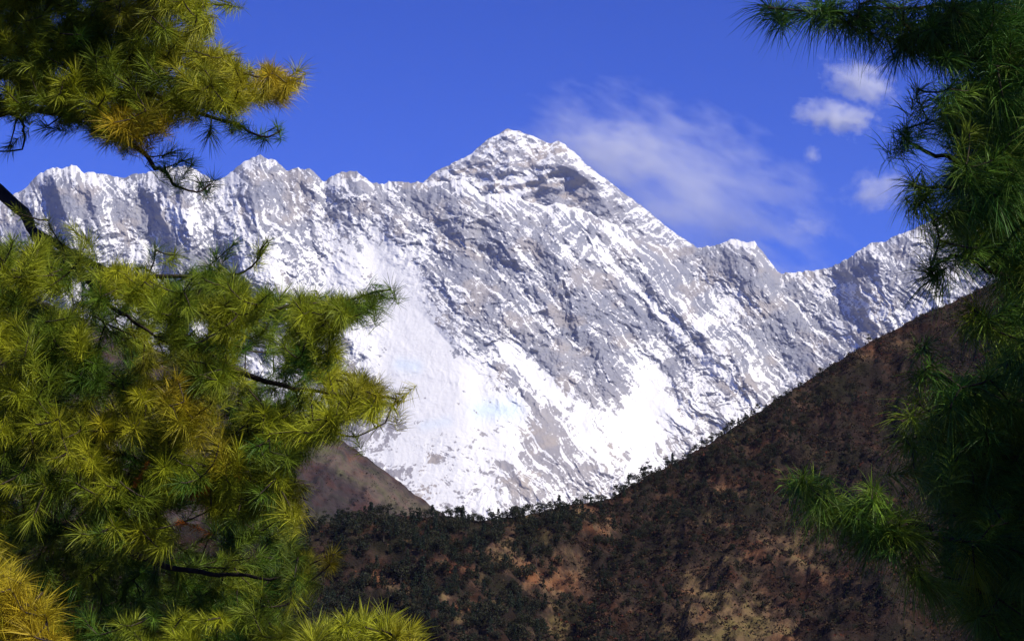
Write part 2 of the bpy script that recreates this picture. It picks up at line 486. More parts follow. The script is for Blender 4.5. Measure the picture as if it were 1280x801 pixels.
def peak_disp(px, py, t):
    wx = fbm(px / 50, py / 50, 3, 0.5, 61) * 6
    X, Y = px + wx, py + wx * 0.5
    h = 110 * (ridged((X - 0.5 * Y) / 60, Y / 60, 3, 0.5, 62) - 0.7)
    h += 30 * (ridged((X + 1.2 * Y) / 24, (X - Y) / 50, 3, 0.5, 66) - 0.7)
    h += 13 * fbm(X / 8, Y / 6, 5, 0.62, 67)
    h += 22 * np.sin((Y + 0.25 * X) / 3.2 + fbm(X / 40, Y / 40, 3, 0.5, 68) * 3)
    # the south pillar: face left of this edge turns away from the sun
    ex = np.interp(Y, [160, 176, 206, 230, 256, 275, 310, 420], [690, 697, 714, 741, 756, 770, 800, 880])
    d = X - ex
    h += np.where(d < 0, 560 * np.exp(d / 75.0), 560 * np.exp(-d / 260.0)) * smooth(172, 215, Y)
    return h

def peak_snow(px, py, t, nn):
    s = 0.24 + 0.8 * (nn[..., 2] - 0.62)
    s += capsules(px, py, [(670, 240, 735, 258, 13, -0.3), (735, 235, 766, 270, 10, -0.35), (560, 236, 640, 228, 10, 0.3), (640, 225, 655, 230, 12, 0.4),
                           (706, 181, 760, 240, 5, 0.4), (760, 240, 860, 305, 9, 0.05), (612, 173, 640, 166, 6, 0.35), (610, 190, 625, 200, 8, 0.2), (640, 165, 700, 178, 3, 0.4)])
    c = py + 0.3 * px + fbm(px / 30, py / 30, 2, 0.5, 71) * 8
    for k, (sx, sy, wd, amp) in enumerate(((12, 60, 0.14, 0.34), (5, 30, 0.18, 0.30))):
        s += amp * (np.exp(-(noise2(c / sx, (px - 0.3 * py) / sy, 160 + k) / wd) ** 2) - 0.17)
    n = noise2((px - 0.9 * py + c * 0.04) / 9, (px + py) / 60, 165)
    s += 0.24 * (np.exp(-(n / 0.13) ** 2) - 0.16)
    s += 0.22 * fbm(px / 10, py / 8, 4, 0.6, 73)
    warm = 0.75 * smooth(-0.1, 0.5, fbm(px / 40, py / 16, 3, 0.5, 74)) * smooth(760, 700, px) + 0.1
    return s, np.clip(warm, 0, 1), np.zeros_like(px)

build_wall("mountain_peak", 380, 1000, 860, 300, SKY_PEAK, [(380, 24000), (640, 24500), (1000, 24000)], 1700, 400, peak_disp, peak_snow, 1.3,
           "highest snow dusted pyramid peak rising behind the long ridge", "mountain")

# ------------------------------------------------------------------ the air between here and the snow
HAZE = 0.65e-5
def build_haze():
    x, y0, y1, z0, z1 = 29600.0, -29600.0, 29600.0, -520.0, 4950.0
    v = [(sx * x, y, z) for z in (z0, z1) for y in (y0, y1) for sx in (-1, 1)]
    q = [(0, 2, 3, 1), (4, 5, 7, 6), (0, 1, 5, 4), (2, 6, 7, 3), (0, 4, 6, 2), (1, 3, 7, 5)]
    m, nt, out = new_mat("thin mountain haze")
    pv = N(nt, "ShaderNodeVolumePrincipled")
    pv.inputs["Color"].default_value = (0.72, 0.78, 1.0, 1)
    pv.inputs["Density"].default_value = HAZE
    nt.links.new(pv.outputs[0], out.inputs["Volume"])
    tag(link("haze", mesh_np("haze", v, quads=q, smooth_shade=False), m), "thin blue haze filling the air of the valley", "haze", kind="stuff")
build_haze()

# ------------------------------------------------------------------ middle distance hills
BROWN_SKY = [(-400, 230), (-100, 320), (100, 395), (300, 482), (395, 536), (420, 547), (445, 562), (470, 580), (510, 610), (550, 640), (600, 674), (700, 730)]
def build_brown_hill():
    px = np.linspace(-400, 700, 420); ry = interp_line(BROWN_SKY, px) + fbm(px / 20, px * 0, 5, 0.65, 80) * 2.2
    t = np.linspace(0, 1, 150)
    PX, T = np.meshgrid(px, t)
    PY = ry[None] + T * 260
    D = 5200 - T * 1500 - 70 * (ridged((PX + 0.9 * PY) / 70, PY / 300, 3, 0.5, 82) - 0.7) * smooth(0, .1, T) - 16 * fbm(PX / 12, PY / 12, 5, 0.6, 83) - 12 * (ridged((PX - 0.9 * PY) / 26, (PX + PY) / 60, 4, 0.55, 85) - 0.7) * smooth(0, .1, T)
    P = W(PX, PY, D)
    crest = P[0]
    back = []
    for tb in np.linspace(1, 0.2, 5):
        b = crest.copy(); b[:, 1] += tb * 1500; b[:, 0] -= tb * 300; b[:, 2] = b[:, 2] * (1 - tb) - 420 * tb; back.append(b)
    A = np.concatenate([np.array(back), P], 0)
    bare = 0.25 + 0.32 * capsules(PX, PY, [(395, 560, 520, 640, 16, 1), (300, 600, 420, 690, 20, .6)]) - 0.25 * capsules(PX, PY, [(400, 590, 450, 620, 9, 1), (380, 620, 440, 650, 14, .7)])
    bare = bare + 0.16 * fbm((PX - 1.2 * PY) / 60, (PX * 0.6 + PY) / 9, 4, 0.6, 86)
    bare = np.concatenate([np.full((5, len(px)), 0.25), bare], 0)
    me = mesh_np("hill", A.reshape(-1, 3), quads=grid_quads(155, len(px)), attrs={"bare": bare.ravel()})
    tag(link("hill", me, M_BROWN), "bare brown hill sloping down to the right behind the pine", "hill", kind="structure")
    return P, PX, PY
BHP, BHX, BHY = build_brown_hill()

HILL_SKY = [(-300, 640), (250, 655), (380, 655), (430, 650), (470, 643), (520, 646), (560, 645), (600, 650), (640, 646), (680, 638), (720, 627), (760, 612), (800, 598), (830, 585),
    (860, 570), (900, 545), (940, 520), (960, 506), (1000, 482), (1050, 450), (1100, 421), (1150, 395), (1200, 373), (1280, 335), (1400, 280), (1700, 150)]
HILL_DIST = [(-300, 1500), (400, 1500), (640, 1550), (760, 1620), (900, 1720), (1000, 1850), (1200, 2050), (1700, 2400)]
PATCH = [(560, 705, 600, 720, 10, .5), (620, 690, 690, 735, 16, .6), (470, 720, 505, 735, 12, .55), (520, 698, 545, 705, 9, .5), (555, 745, 580, 780, 10, .55),
         (585, 760, 620, 750, 9, .5), (725, 635, 760, 660, 12, .6), (660, 650, 640, 670, 14, .4), (700, 700, 720, 720, 14, .5), (690, 760, 700, 790, 12, .4),
         (900, 610, 935, 620, 8, .45), (885, 650, 905, 655, 6, .4), (930, 690, 1000, 680, 26, .4), (880, 740, 960, 790, 34, .6), (950, 740, 975, 760, 8, .3),
         (1000, 700, 1040, 720, 20, .3), (1020, 480, 1000, 500, 10, .25), (1080, 440, 1130, 430, 14, .2), (840, 790, 980, 801, 20, .4), (1030, 530, 1060, 560, 12, .25),
         (780, 770, 700, 800, 30, .15)]
HN, HT = 900, 480
def build_hillside():
    px = np.linspace(-300, 1700, HN)
    ry = interp_line(HILL_SKY, px) + fbm(px / 18, px * 0, 4, 0.55, 90) * 2.0
    D0 = interp_line(HILL_DIST, px)
    crest = W(px, ry, D0)
    s = np.concatenate([np.linspace(0, 860, 440), np.linspace(870, 1250, HT - 440)])
    Sx, Sd = np.meshgrid(np.arange(HN), s)
    gx = np.tile(px, (HT, 1))
    X = crest[None, :, 0] - 0.22 * Sd * smooth(640, 900, gx)
    Y = crest[None, :, 1] - 0.97 * Sd
    Z = crest[None, :, 2] - 0.42 * Sd
    fadein = smooth(0, 70, Sd)
    Z = Z + 9 * fbm(X / 70, Y / 60, 4, 0.5, 92) * fadein
    Z = Z + 19 * (ridged((X + 0.5 * Y) / 110, (Y - 0.4 * X) / 130, 4, 0.5, 95) - 1.15) * fadein
    Z = Z + 1.6 * fbm(X / 8, Y / 8, 3, 0.5, 97) * (0.4 + 0.6 * fadein)
    # gully between the wooded knoll and the right slope
    pxx, pyy = to_px(np.stack([X, Y, Z], -1))
    Z = Z - 14 * capsules(pxx, pyy, [(770, 640, 690, 800, 34, 1.0)])
    P = np.stack([X, Y, Z], -1)
    back = []
    for tb in (1, .7, .4, .15):
        b = crest.copy(); b[:, 1] += tb * 900; b[:, 2] -= 460 * tb + 0 * b[:, 2]; back.append(b)
    qx, qy = to_px(P)
    bare = 0.14 + 0.62 * capsules(qx, qy, PATCH) * (0.6 + 0.8 * smooth(-0.5, 0.5, fbm(qx / 14, qy / 10, 3, 0.6, 99))) + 0.14 * fbm(qx / 30, qy / 20, 4, 0.6, 98)
    A = np.concatenate([np.array(back), P], 0)
    bb = np.concatenate([np.full((4, HN), 0.12), bare], 0)
    me = mesh_np("hillside", A.reshape(-1, 3), quads=grid_quads(HT + 4, HN), attrs={"bare": bb.ravel()})
    tag(link("hillside", me, M_HILL), "dark scrub covered hillside rising to the right below the snow", "hill", kind="structure")
    return P, qx, qy, bare
HP, HQX, HQY, HBARE = build_hillside()

# ------------------------------------------------------------------ trees and scrub on the hillside
def leaf_cards(centers, size, rng, col, cvar):
    """small tilted leaf clumps: one bent quad each"""
    n = len(centers)
    a = rng.normal(size=(n, 3)); a /= np.linalg.norm(a, axis=1, keepdims=True)
    b = np.cross(a, rng.normal(size=(n, 3))); b /= np.linalg.norm(b, axis=1, keepdims=True)
    sz = size * rng.uniform(0.6, 1.3, (n, 1))
    a *= sz; b *= sz * 0.8
    c = np.cross(a, b); c = c / (np.linalg.norm(c, axis=1, keepdims=True) + 1e-9) * sz * 0.35
    v = np.stack([centers - a, centers - b + c, centers + a, centers + b + c], 1).reshape(-1, 3)
    q = np.arange(4 * n).reshape(n, 4)
    cc = np.repeat(np.clip(np.array(col)[None] * (1 + cvar * rng.normal(size=(n, 1))) + 0.004 * rng.normal(size=(n, 3)), 0.004, 1), 4, 0)
    return v, q, cc

def tube(pts, radii, sides=6):
    pts = np.asarray(pts, float); n = len(pts)
    radii = np.asarray(radii, float)
    tan = np.gradient(pts, axis=0); tan /= np.linalg.norm(tan, axis=1, keepdims=True) + 1e-9
    ref = np.array([0.31, 0.17, 0.93]) if abs(tan[0, 2]) < 0.9 else np.array([1.0, 0, 0])
    u = np.cross(tan, ref); u /= np.linalg.norm(u, axis=1, keepdims=True) + 1e-9
    w = np.cross(tan, u)
    th = np.arange(sides) / sides * 2 * np.pi
    ring = pts[:, None] + radii[:, None, None] * (np.cos(th)[None, :, None] * u[:, None] + np.sin(th)[None, :, None] * w[:, None])
    v = ring.reshape(-1, 3)
    i = np.arange(n * sides).reshape(n, sides); j = np.roll(i, -1, 1)
    q = np.stack([i[:-1], j[:-1], j[1:], i[1:]], -1).reshape(-1, 4)
    return v, q

class Bag:
    def __init__(s): s.v = []; s.q = []; s.t = []; s.c = []; s.n = 0
    def add(s, v, q=None, t=None, c=None):
        if q is not None and len(q): s.q.append(np.asarray(q) + s.n)
        if t is not None and len(t): s.t.append(np.asarray(t) + s.n)
        s.v.append(v); s.n += len(v)
        if c is not None: s.c.append(c)
    def mesh(s, name, smooth_shade=True):
        return mesh_np(name, np.concatenate(s.v), np.concatenate(s.q) if s.q else None, np.concatenate(s.t) if s.t else None,
                       {"col": np.concatenate(s.c)} if s.c else None, smooth_shade)

def hill_tree_parts(kind, rng):
    """a tree about 8 m high: trunk mesh arrays and crown arrays"""
    h = 8.0
    cs = []
    tr = Bag()
    lean = rng.normal(size=2) * 0.35
    tp = np.array([[lean[0] * (z / h) ** 2, lean[1] * (z / h) ** 2, z - 0.6] for z in np.linspace(0, h * 0.85, 6)])
    tr.add(*tube(tp, np.linspace(0.22, 0.06, 6), 5))
    def limb(z, ang, r):
        p0 = np.array([0, 0, z - 0.5]); d = np.array([math.cos(ang), math.sin(ang), 0])
        p = np.array([p0, p0 + d * r * 0.5 + [0, 0, 0.3], p0 + d * r + [0, 0, 0.9]])
        tr.add(*tube(p, [0.09, 0.06, 0.03], 4)); return p[-1]
    if kind == 0:       # flat topped, open crown on a bare stem
        for k in range(7):
            e = limb(rng.uniform(3.4, 6.8), rng.uniform(0, 6.28), rng.uniform(0.8, 2.0))
            cs.append(e + rng.normal(size=(34, 3)) * [0.62, 0.62, 0.26])
        cs.append(np.array([lean[0], lean[1], h - 0.6]) + rng.normal(size=(40, 3)) * [0.8, 0.8, 0.4])
    elif kind == 1:     # dense rounded cone
        for k in range(150):
            z = rng.uniform(0.08, 1) ; r = (1 - z) ** 0.6 * 2.2 * rng.uniform(0.3, 1.0)
            a = rng.uniform(0, 6.28)
            cs.append(np.array([[math.cos(a) * r, math.sin(a) * r, z * h]]) + rng.normal(size=(2, 3)) * 0.22)
    else:               # broad bushy crown of several heads
        for k in range(6):
            e = limb(rng.uniform(1.2, 4.6), rng.uniform(0, 6.28), rng.uniform(0.8, 2.3))
            cs.append(e + [0, 0, 0.8] + rng.normal(size=(42, 3)) * [0.85, 0.85, 0.75])
        cs.append(np.array([0, 0, 5.8]) + rng.normal(size=(60, 3)) * [0.9, 0.9, 0.7])
    cs = np.concatenate(cs)
    v, q, c = leaf_cards(cs, 0.36, rng, [(0.030, 0.036, 0.022), (0.022, 0.032, 0.020), (0.034, 0.036, 0.020)][kind], 0.3)
    return tr, v, q, c

HT_PROTOS = []
for k in range(9):
    kind = k % 3
    tr, v, q, c = hill_tree_parts(kind, np.random.default_rng(100 + k))
    HT_PROTOS.append((tr, v, q, c))

def scatter_points():
    rng = np.random.default_rng(77)
    flat = np.arange(HP.shape[0] * HP.shape[1])
    qx, qy = HQX.ravel(), HQY.ravel()
    T = np.repeat(np.arange(HT), HN)
    ok = (T < 442) & (qx > 370) & (qx < 1275) & (qy < 845)
    def pick(w, n, mind):
        w = np.where(ok, w, 0); w = w / w.sum()
        cand = rng.choice(flat, size=n * 6, replace=False, p=w)
        keep = []; cell = {}
        for i in cand:
            p = HP.reshape(-1, 3)[i]; key = (int(p[0] // mind), int(p[1] // mind))
            bad = False
            for a in (-1, 0, 1):
                for b in (-1, 0, 1):
                    for o in cell.get((key[0] + a, key[1] + b), ()):
                        if (o[0] - p[0]) ** 2 + (o[1] - p[1]) ** 2 < mind * mind: bad = True
            if bad: continue
            cell.setdefault(key, []).append(p); keep.append(i)
            if len(keep) >= n: break
        return keep
    crest_w = (T < 3) * (smooth(560, 600, qx) * smooth(1000, 880, qx) + 0.6 * smooth(400, 420, qx) * smooth(600, 560, qx) + 0.03)
    sky_i = pick(crest_w, 170, 1.5)
    b = HBARE.ravel()
    dens = np.clip(1.1 - 2.6 * (b - 0.12), 0.02, 1.2) * (0.35 + 1.2 * smooth(-0.2, 0.3, fbm(qx / 26, qy / 20, 3, 0.5, 120)))
    knoll = dens * smooth(790, 690, qx + 0.5 * (qy - 640)) * (T >= 2)
    knoll_i = pick(knoll, 900, 3.4)
    slope = dens * smooth(720, 800, qx + 0.4 * (qy - 640)) * smooth(1150, 900, qx) * (0.2 + 1.0 * np.clip(capsules(qx, qy, [(780, 640, 1100, 520, 48, 1.0), (720, 720, 860, 640, 40, 0.8), (820, 560, 1050, 470, 14, .8), (990, 735, 1030, 720, 16, .9)]), 0, 1)) * (T >= 2)
    slope_i = pick(slope, 900, 2.6)
    return sky_i, knoll_i, slope_i

SKY_I, KNOLL_I, SLOPE_I = scatter_points()
def build_hill_trees():
    rng = np.random.default_rng(9)
    pr = []
    for k, (tr, v, q, c) in enumerate(HT_PROTOS):
        tm = tr.mesh("trunk"); tm.materials.append(M_HILL_BARK)
        cm = mesh_np("crown", v, q, None, {"col": c}, False); cm.materials.append(M_HILL_LEAF)
        pr.append((tm, cm))
    P = HP.reshape(-1, 3)
    def put(i, k, s, label, group):
        o = bpy.data.objects.new("hill_tree", None)
        for nm, me in zip(("trunk", "crown"), pr[k]):
            ch = bpy.data.objects.new(nm, me); ch.parent = o; C.objects.link(ch)
        o.location = P[i]; o.rotation_euler = (0, 0, rng.uniform(0, 6.28)); o.scale = (s * rng.uniform(.85, 1.15), s * rng.uniform(.85, 1.15), s)
        C.objects.link(o); tag(o, label, "tree", group)
    rest = []
    for i in SKY_I:
        put(i, int(rng.choice([0, 0, 3, 6, 2, 5, 1])), rng.choice([0.45, 0.6, 0.8, 1.15]) * rng.uniform(0.85, 1.15), "small dark tree standing on the skyline of the hill against the snow", "dark trees along the skyline of the hill")
    kn = sorted(KNOLL_I, key=lambda i: -HQY.ravel()[i] * 0 - rng.uniform(0, 1))
    for n, i in enumerate(kn):
        k = int(rng.choice([1, 2, 4, 5, 7, 8, 8, 0])); s = rng.uniform(0.7, 1.5)
        if n < 75: put(i, k, s * 1.35, "dark evergreen tree on the wooded knoll below the brown hill", "dark evergreen trees on the knoll")
        else: rest.append((i, k, s))
    for n, i in enumerate(SLOPE_I):
        k = int(rng.choice([2, 5, 8, 1])); s = rng.uniform(0.4, 0.95)
        if n < 50: put(i, k, s * 1.1, "low dark tree among scrub on the right hillside", "low dark trees on the right hillside")
        else: rest.append((i, k, s))
    bag = Bag()
    for (i, k, s) in rest:
        tr, v, q, c = HT_PROTOS[k]
        a = rng.uniform(0, 6.28); ca, sa = math.cos(a), math.sin(a)
        R = np.array([[ca, -sa, 0], [sa, ca, 0], [0, 0, 1]]) * s
        for tv, tq in zip([np.concatenate(tr.v)], [np.concatenate(tr.q)]):
            bag.add(tv @ R.T + P[i], q=tq, c=np.tile([[0.035, 0.027, 0.022]], (len(tv), 1)))
        bag.add(v @ R.T + P[i], q=q, c=c * rng.uniform(0.75, 1.3))
    o = link("forest", bag.mesh("forest", False), M_HILL_LEAF)
    tag(o, "mass of small dark trees covering the knoll and hillside", "forest", kind="stuff")
    # scrub: tiny leafless bushes, one mass
    flat = np.arange(len(P)); qx, qy = HQX.ravel(), HQY.ravel(); T = np.repeat(np.arange(HT), HN)
    bb = HBARE.ravel()
    w = ((T < 442) & (qx > 370) & (qx < 1290) & (qy < 850)) * np.clip(1.0 - 1.5 * (bb - 0.1), 0.1, 1) * smooth(640, 760, qx)
    w = w * (0.15 + 1.6 * smooth(-0.15, 0.45, fbm(qx / 22, qy / 13, 4, 0.6, 130)))
    w = w + 0.2 * ((T < 442) & (qx > 370) & (qx < 1290) & (qy < 850))
    idx = rng.choice(flat, size=32000, p=w / w.sum())
    base = P[idx] + rng.normal(size=(len(idx), 3)) * [0.8, 0.8, 0]
    cent = np.repeat(base, 5, 0) + rng.normal(size=(len(idx) * 5, 3)) * [0.9, 0.9, 0.4] + [0, 0, 0.8]
    v, q, c = leaf_cards(cent, 0.72, rng, (0.04, 0.029, 0.024), 0.35)
    hue = np.repeat(rng.choice(4, len(idx), p=[.6, .2, .17, .03]), 20)
    pal = np.array([(0.032, 0.021, 0.018), (0.034, 0.034, 0.016), (0.095, 0.058, 0.03), (0.13, 0.04, 0.022)])
    c = pal[hue] * (0.7 + 0.6 * rng.random((len(c), 1)))
    b = Bag(); b.add(v, q=q, c=c)
    o = link("undergrowth", b.mesh("undergrowth", False), M_SCRUB)
    tag(o, "brown leafless scrub covering the hillside", "scrub", kind="stuff")
build_hill_trees()

def build_brown_scrub():
    rng = np.random.default_rng(55)
    w = ((BHX > 150) & (BHY < 700)).ravel() * smooth(-0.1, 0.6, fbm((BHX - 1.2 * BHY) / 40, (BHX * 0.6 + BHY) / 14, 4, 0.6, 87)).ravel()
    idx = rng.choice(BHP.shape[0] * BHP.shape[1], size=2600, p=w / w.sum())
    base = BHP.reshape(-1, 3)[idx] + rng.normal(size=(len(idx), 3)) * [3, 3, 0]
    cent = np.repeat(base, 4, 0) + rng.normal(size=(len(idx) * 4, 3)) * [1.6, 1.6, 0.7] + [0, 0, 0.8]
    v, q, c = leaf_cards(cent, 1.3, rng, (0.03, 0.027, 0.022), 0.35)
    b = Bag(); b.add(v, q=q, c=c)
    tag(link("undergrowth", b.mesh("undergrowth", False), M_SCRUB), "sparse dark scrub dotted over the bare brown hill", "scrub", kind="stuff")
build_brown_scrub()

# ------------------------------------------------------------------ pines in front
def catmull(pts, n):
    pts = np.asarray(pts, float)
    p = np.vstack([2 * pts[0] - pts[1], pts, 2 * pts[-1] - pts[-2]])
    out = []
    segs = len(pts) - 1
    for t in np.linspace(0, segs - 1e-6, n):
        k = int(t); f = t - k
        a, b, c, d = p[k], p[k + 1], p[k + 2], p[k + 3]
        out.append(0.5 * (2 * b + (c - a) * f + (2 * a - 5 * b + 4 * c - d) * f * f + (3 * b - a - 3 * c + d) * f ** 3))
    return np.array(out)

def in_poly(x, y, poly):
    poly = np.asarray(poly, float); inside = np.zeros(len(x), bool)
    j = len(poly) - 1
    for i in range(len(poly)):
        xi, yi = poly[i]; xj, yj = poly[j]
        c = ((yi > y) != (yj > y)) & (x < (xj - xi) * (y - yi) / (yj - yi + 1e-12) + xi)
        inside ^= c; j = i
    return inside

def sample_poly(poly, n, d0, d1, rng, mind, holes=(), clump=None):
    poly = np.asarray(poly, float)
    lo, hi = poly.min(0), poly.max(0)
    keep = np.empty((0, 3)); pix = []
    tries = 0
    while len(keep) < n and tries < 60:
        tries += 1
        x = rng.uniform(lo[0], hi[0], 400); y = rng.uniform(lo[1], hi[1], 400)
        ok = in_poly(x, y, poly)
        for h in holes: ok &= ~in_poly(x, y, h)
        if clump is not None: ok &= fbm(x / 62, y / 44, 3, 0.55, 300) > clump
        x, y = x[ok], y[ok]
        d = rng.uniform(d0, d1, len(x))
        for p, a, b in zip(W(x, y, d), x, y):
            if len(keep) == 0 or np.min(np.sum((keep - p) ** 2, 1)) > mind * mind:
                keep = np.vstack([keep, p]); pix.append((a, b))
            if len(keep) >= n: break
    return keep, np.array(pix)

GREEN = np.array((0.050, 0.115, 0.012)); OLIVE = np.array((0.285, 0.305, 0.014)); GOLD = np.array((0.46, 0.31, 0.016)); RUST = np.array((0.50, 0.15, 0.02))

def needles(tips, axes, cols, rng, per, length, width, spread, droop, shoot, fac):
    """bundles of long needles round each shoot end -> verts, quads, tris, colours"""
    n = len(tips)
    L = n * per
    base = np.repeat(tips, per, 0); ax = np.repeat(axes, per, 0)
    back = rng.uniform(0, 1, (L, 1)) ** 1.2
    base = base - ax * back * shoot
    r = rng.normal(size=(L, 3)); r -= ax * np.sum(r * ax, 1, keepdims=True); r /= np.linalg.norm(r, axis=1, keepdims=True) + 1e-9
    ang = np.radians(spread[0] + (spread[1] - spread[0]) * np.clip(rng.beta(1.6, 1.6, (L, 1)) * 0.75 + back * 0.35, 0, 1.1))
    d = ax * np.cos(ang) + r * np.sin(ang)
    ln = length * rng.uniform(0.65, 1.1, (L, 1)) * (1 - 0.15 * back) * np.repeat(fac, per)[:, None]
    side = np.cross(d, rng.normal(size=(L, 3))); side /= np.linalg.norm(side, axis=1, keepdims=True) + 1e-9
    g = np.array([0, 0, -1.0])
    dr = droop * rng.uniform(0.5, 1.4, (L, 1))
    mid = base + d * ln * 0.5 + g * ln * dr * 0.22
    tip = base + d * ln * 0.96 + g * ln * dr * 0.8
    w = width * rng.uniform(0.8, 1.2, (L, 1))
    v = np.stack([base - side * w * .45, base + side * w * .45, mid - side * w * .5, mid + side * w * .5, tip], 1).reshape(-1, 3)
    i = np.arange(L)[:, None] * 5
    q = np.concatenate([i, i + 1, i + 3, i + 2], 1); t = np.concatenate([i + 2, i + 3, i + 4], 1)
    c = np.repeat(cols, per, 0) * rng.uniform(0.55, 1.45, (L, 1)) + rng.normal(size=(L, 1)) * [0.012, 0.006, 0.001]
    c = np.repeat(np.clip(c, 0.004, 1), 5, 0)
    return v, q, t, c

def pine(name, label, trunk, boughs, sets, seed, group=None, per=125, length=0.16, width=0.0026, spread=(14, 76), droop=0.18, shoot=0.16,
         gold=(), base_mix=0.5, twig_r=0.003, up=0.30, value=1.1, green=GREEN, olive=OLIVE):
    """boughs: list of (control points (px, py, dist), r0, r1); sets: list of dict(poly / pts ...) of shoot positions"""
    rng = np.random.default_rng(seed)
    tx, ty, r, top = trunk
    root = bpy.data.objects.new(name, None); C.objects.link(root)
    gz = ground_z(tx, ty)
    root.location = (tx, ty, gz); tag(root, label, "tree", group)
    org = np.array(root.location)
    tp = np.array([[tx + 0.06 * math.sin(z * 0.7), ty + 0.05 * math.cos(z * 0.9), z] for z in np.linspace(gz - 0.3, top, 26)])
    tv, tq = tube(tp, np.linspace(r, r * 0.25, 26) * (1 + 0.35 * np.exp(-np.linspace(0, 9, 26))), 12)
    link("trunk", mesh_np("trunk", tv - org, tq), M_BARK, root)
    # bough skeletons
    node_p, node_b, curves = [], [], []
    for bi, (cp, r0, r1) in enumerate(boughs):
        cp3 = np.array([W(a, b, d) if np.isscalar(a) else a for (a, b, d) in cp]).reshape(-1, 3)
        n = max(10, int(np.linalg.norm(np.diff(cp3, axis=0), axis=1).sum() / 0.07))
        cv = catmull(cp3, n)
        wob = np.cumsum(rng.normal(size=(n, 3)) * 0.006, 0); wob -= np.linspace(0, 1, n)[:, None] * wob[-1]
        cv = cv + wob * np.sin(np.linspace(0, np.pi, n))[:, None] * 1.5
        curves.append((cv, r1 + (r0 - r1) * (1 - np.linspace(0, 1, n)) ** 1.8))
        node_p.append(cv); node_b.append(np.full(n, bi))
    NP = np.concatenate(node_p); NB = np.concatenate(node_b)
    skel = NP.copy()
    wood = [Bag() for _ in boughs]
    for bi, (cv, rr) in enumerate(curves): wood[bi].add(*tube(cv, rr, 7))
    tips, cols, dens = [], [], []
    for s in sets:
        if "poly" in s: p, pix = sample_poly(s["poly"], s["n"], s["d"][0], s["d"][1], rng, s.get("mind", 0.09), s.get("holes", ()), s.get("clump"))
        else:
            pix = np.array(s["pts"], float); p = W(pix[:, 0], pix[:, 1], rng.uniform(s["d"][0], s["d"][1], len(pix)))
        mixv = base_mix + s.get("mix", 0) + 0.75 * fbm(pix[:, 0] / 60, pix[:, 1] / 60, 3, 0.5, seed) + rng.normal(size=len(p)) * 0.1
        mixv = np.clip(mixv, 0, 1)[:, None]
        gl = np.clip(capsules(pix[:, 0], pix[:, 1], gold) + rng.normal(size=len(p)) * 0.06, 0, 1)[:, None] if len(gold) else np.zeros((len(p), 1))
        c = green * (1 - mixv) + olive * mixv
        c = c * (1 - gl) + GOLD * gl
        rust = rng.random(len(p)) < s.get("rust", 0.0)
        c[rust] = RUST
        tips.append(p); cols.append(c * value); dens.append(s.get("len", 1.0) * rng.uniform(0.6, 1.2, len(p)))
    T = np.concatenate(tips); COL = np.concatenate(cols); FAC = np.concatenate(dens)
    d0 = np.array([np.min(np.sum((skel - p) ** 2, 1)) for p in T])
    order = np.argsort(d0)
    cap = len(NP) + len(T) * 4
    ND = np.empty((cap, 3)); ND[:len(NP)] = NP; NBB = np.empty(cap, int); NBB[:len(NP)] = NB; cnt = len(NP)
    AX = np.empty_like(T); BO = np.empty(len(T), int)
    for k in order:
        p = T[k]
        d2 = np.sum((ND[:cnt] - p) ** 2, 1)
        j = int(np.argmin(d2)); q = ND[j]; b = NBB[j]
        # start the twig a little back along the bough so it leaves at an angle
        L = math.sqrt(d2[j])
        m = (q + p) / 2 + rng.normal(size=3) * 0.06 * L + np.array([0, 0, -0.10 * L])
        cv = np.array([q, 0.25 * q + 0.5 * m + 0.25 * p, p])
        cv = np.array([q, q * .55 + m * .45, m * .5 + p * .5, p])
        rr = twig_r * (1.0 + min(L, 0.8)); wood[b].add(*tube(cv, [rr * 1.25, rr * 1.1, rr, rr * 0.7], 4))
        ND[cnt:cnt + 3] = cv[1:]; NBB[cnt:cnt + 3] = b; cnt += 3
        a = (p - m) / (np.linalg.norm(p - m) + 1e-9)
        out = p - skel[int(np.argmin(np.sum((skel - p) ** 2, 1)))]
        out /= np.linalg.norm(out) + 1e-9
        a = a * 0.7 + out * 0.5 + np.array([0, 0, up]) + rng.normal(size=3) * 0.25
        AX[k] = a / np.linalg.norm(a); BO[k] = b
    for bi in range(len(boughs)):
        o = link("bough", wood[bi].mesh("bough"), M_BARK, root)
        o.data.transform(__import__("mathutils").Matrix.Translation(-Vector(org)))
        sel = BO == bi
        if not sel.any(): continue
        v, q, t, c = needles(T[sel], AX[sel], COL[sel], rng, per, length, width, spread, droop, shoot, FAC[sel])
        link("needles", mesh_np("needles", v - org, q, t, {"col": c}, False), M_NEEDLE, o)
    return root

U_POLY = [(-80, -70), (250, -70), (256, 15), (266, 55), (300, 78), (350, 88), (368, 102), (356, 118), (320, 124), (285, 135), (230, 138), (205, 160), (180, 178), (140, 172), (110, 160), (50, 135), (-80, 120)]
L_POLY = [(-80, 300), (30, 300), (70, 300), (115, 325), (170, 335), (225, 330), (265, 330), (310, 345), (345, 368), (400, 370), (470, 372), (480, 380), (420, 405), (418, 440), (440, 465), (485, 495), (478, 510),
          (430, 525), (395, 550), (370, 580), (372, 640), (360, 670), (400, 695), (385, 725), (365, 760), (375, 850), (-80, 850)]
HOLES = [[(95, 385), (150, 360), (215, 400), (225, 450), (180, 470), (120, 450)], [(285, 445), (330, 430), (370, 450), (380, 500), (330, 515), (290, 500)],
         [(-80, 640), (40, 650), (120, 680), (220, 690), (260, 640), (300, 650), (365, 640), (365, 720), (300, 760), (150, 770), (-80, 760)],
         [(205, 615), (255, 615), (255, 690), (205, 690)]]
GAP = [[(212, 632), (262, 622), (262, 690), (212, 690)]]
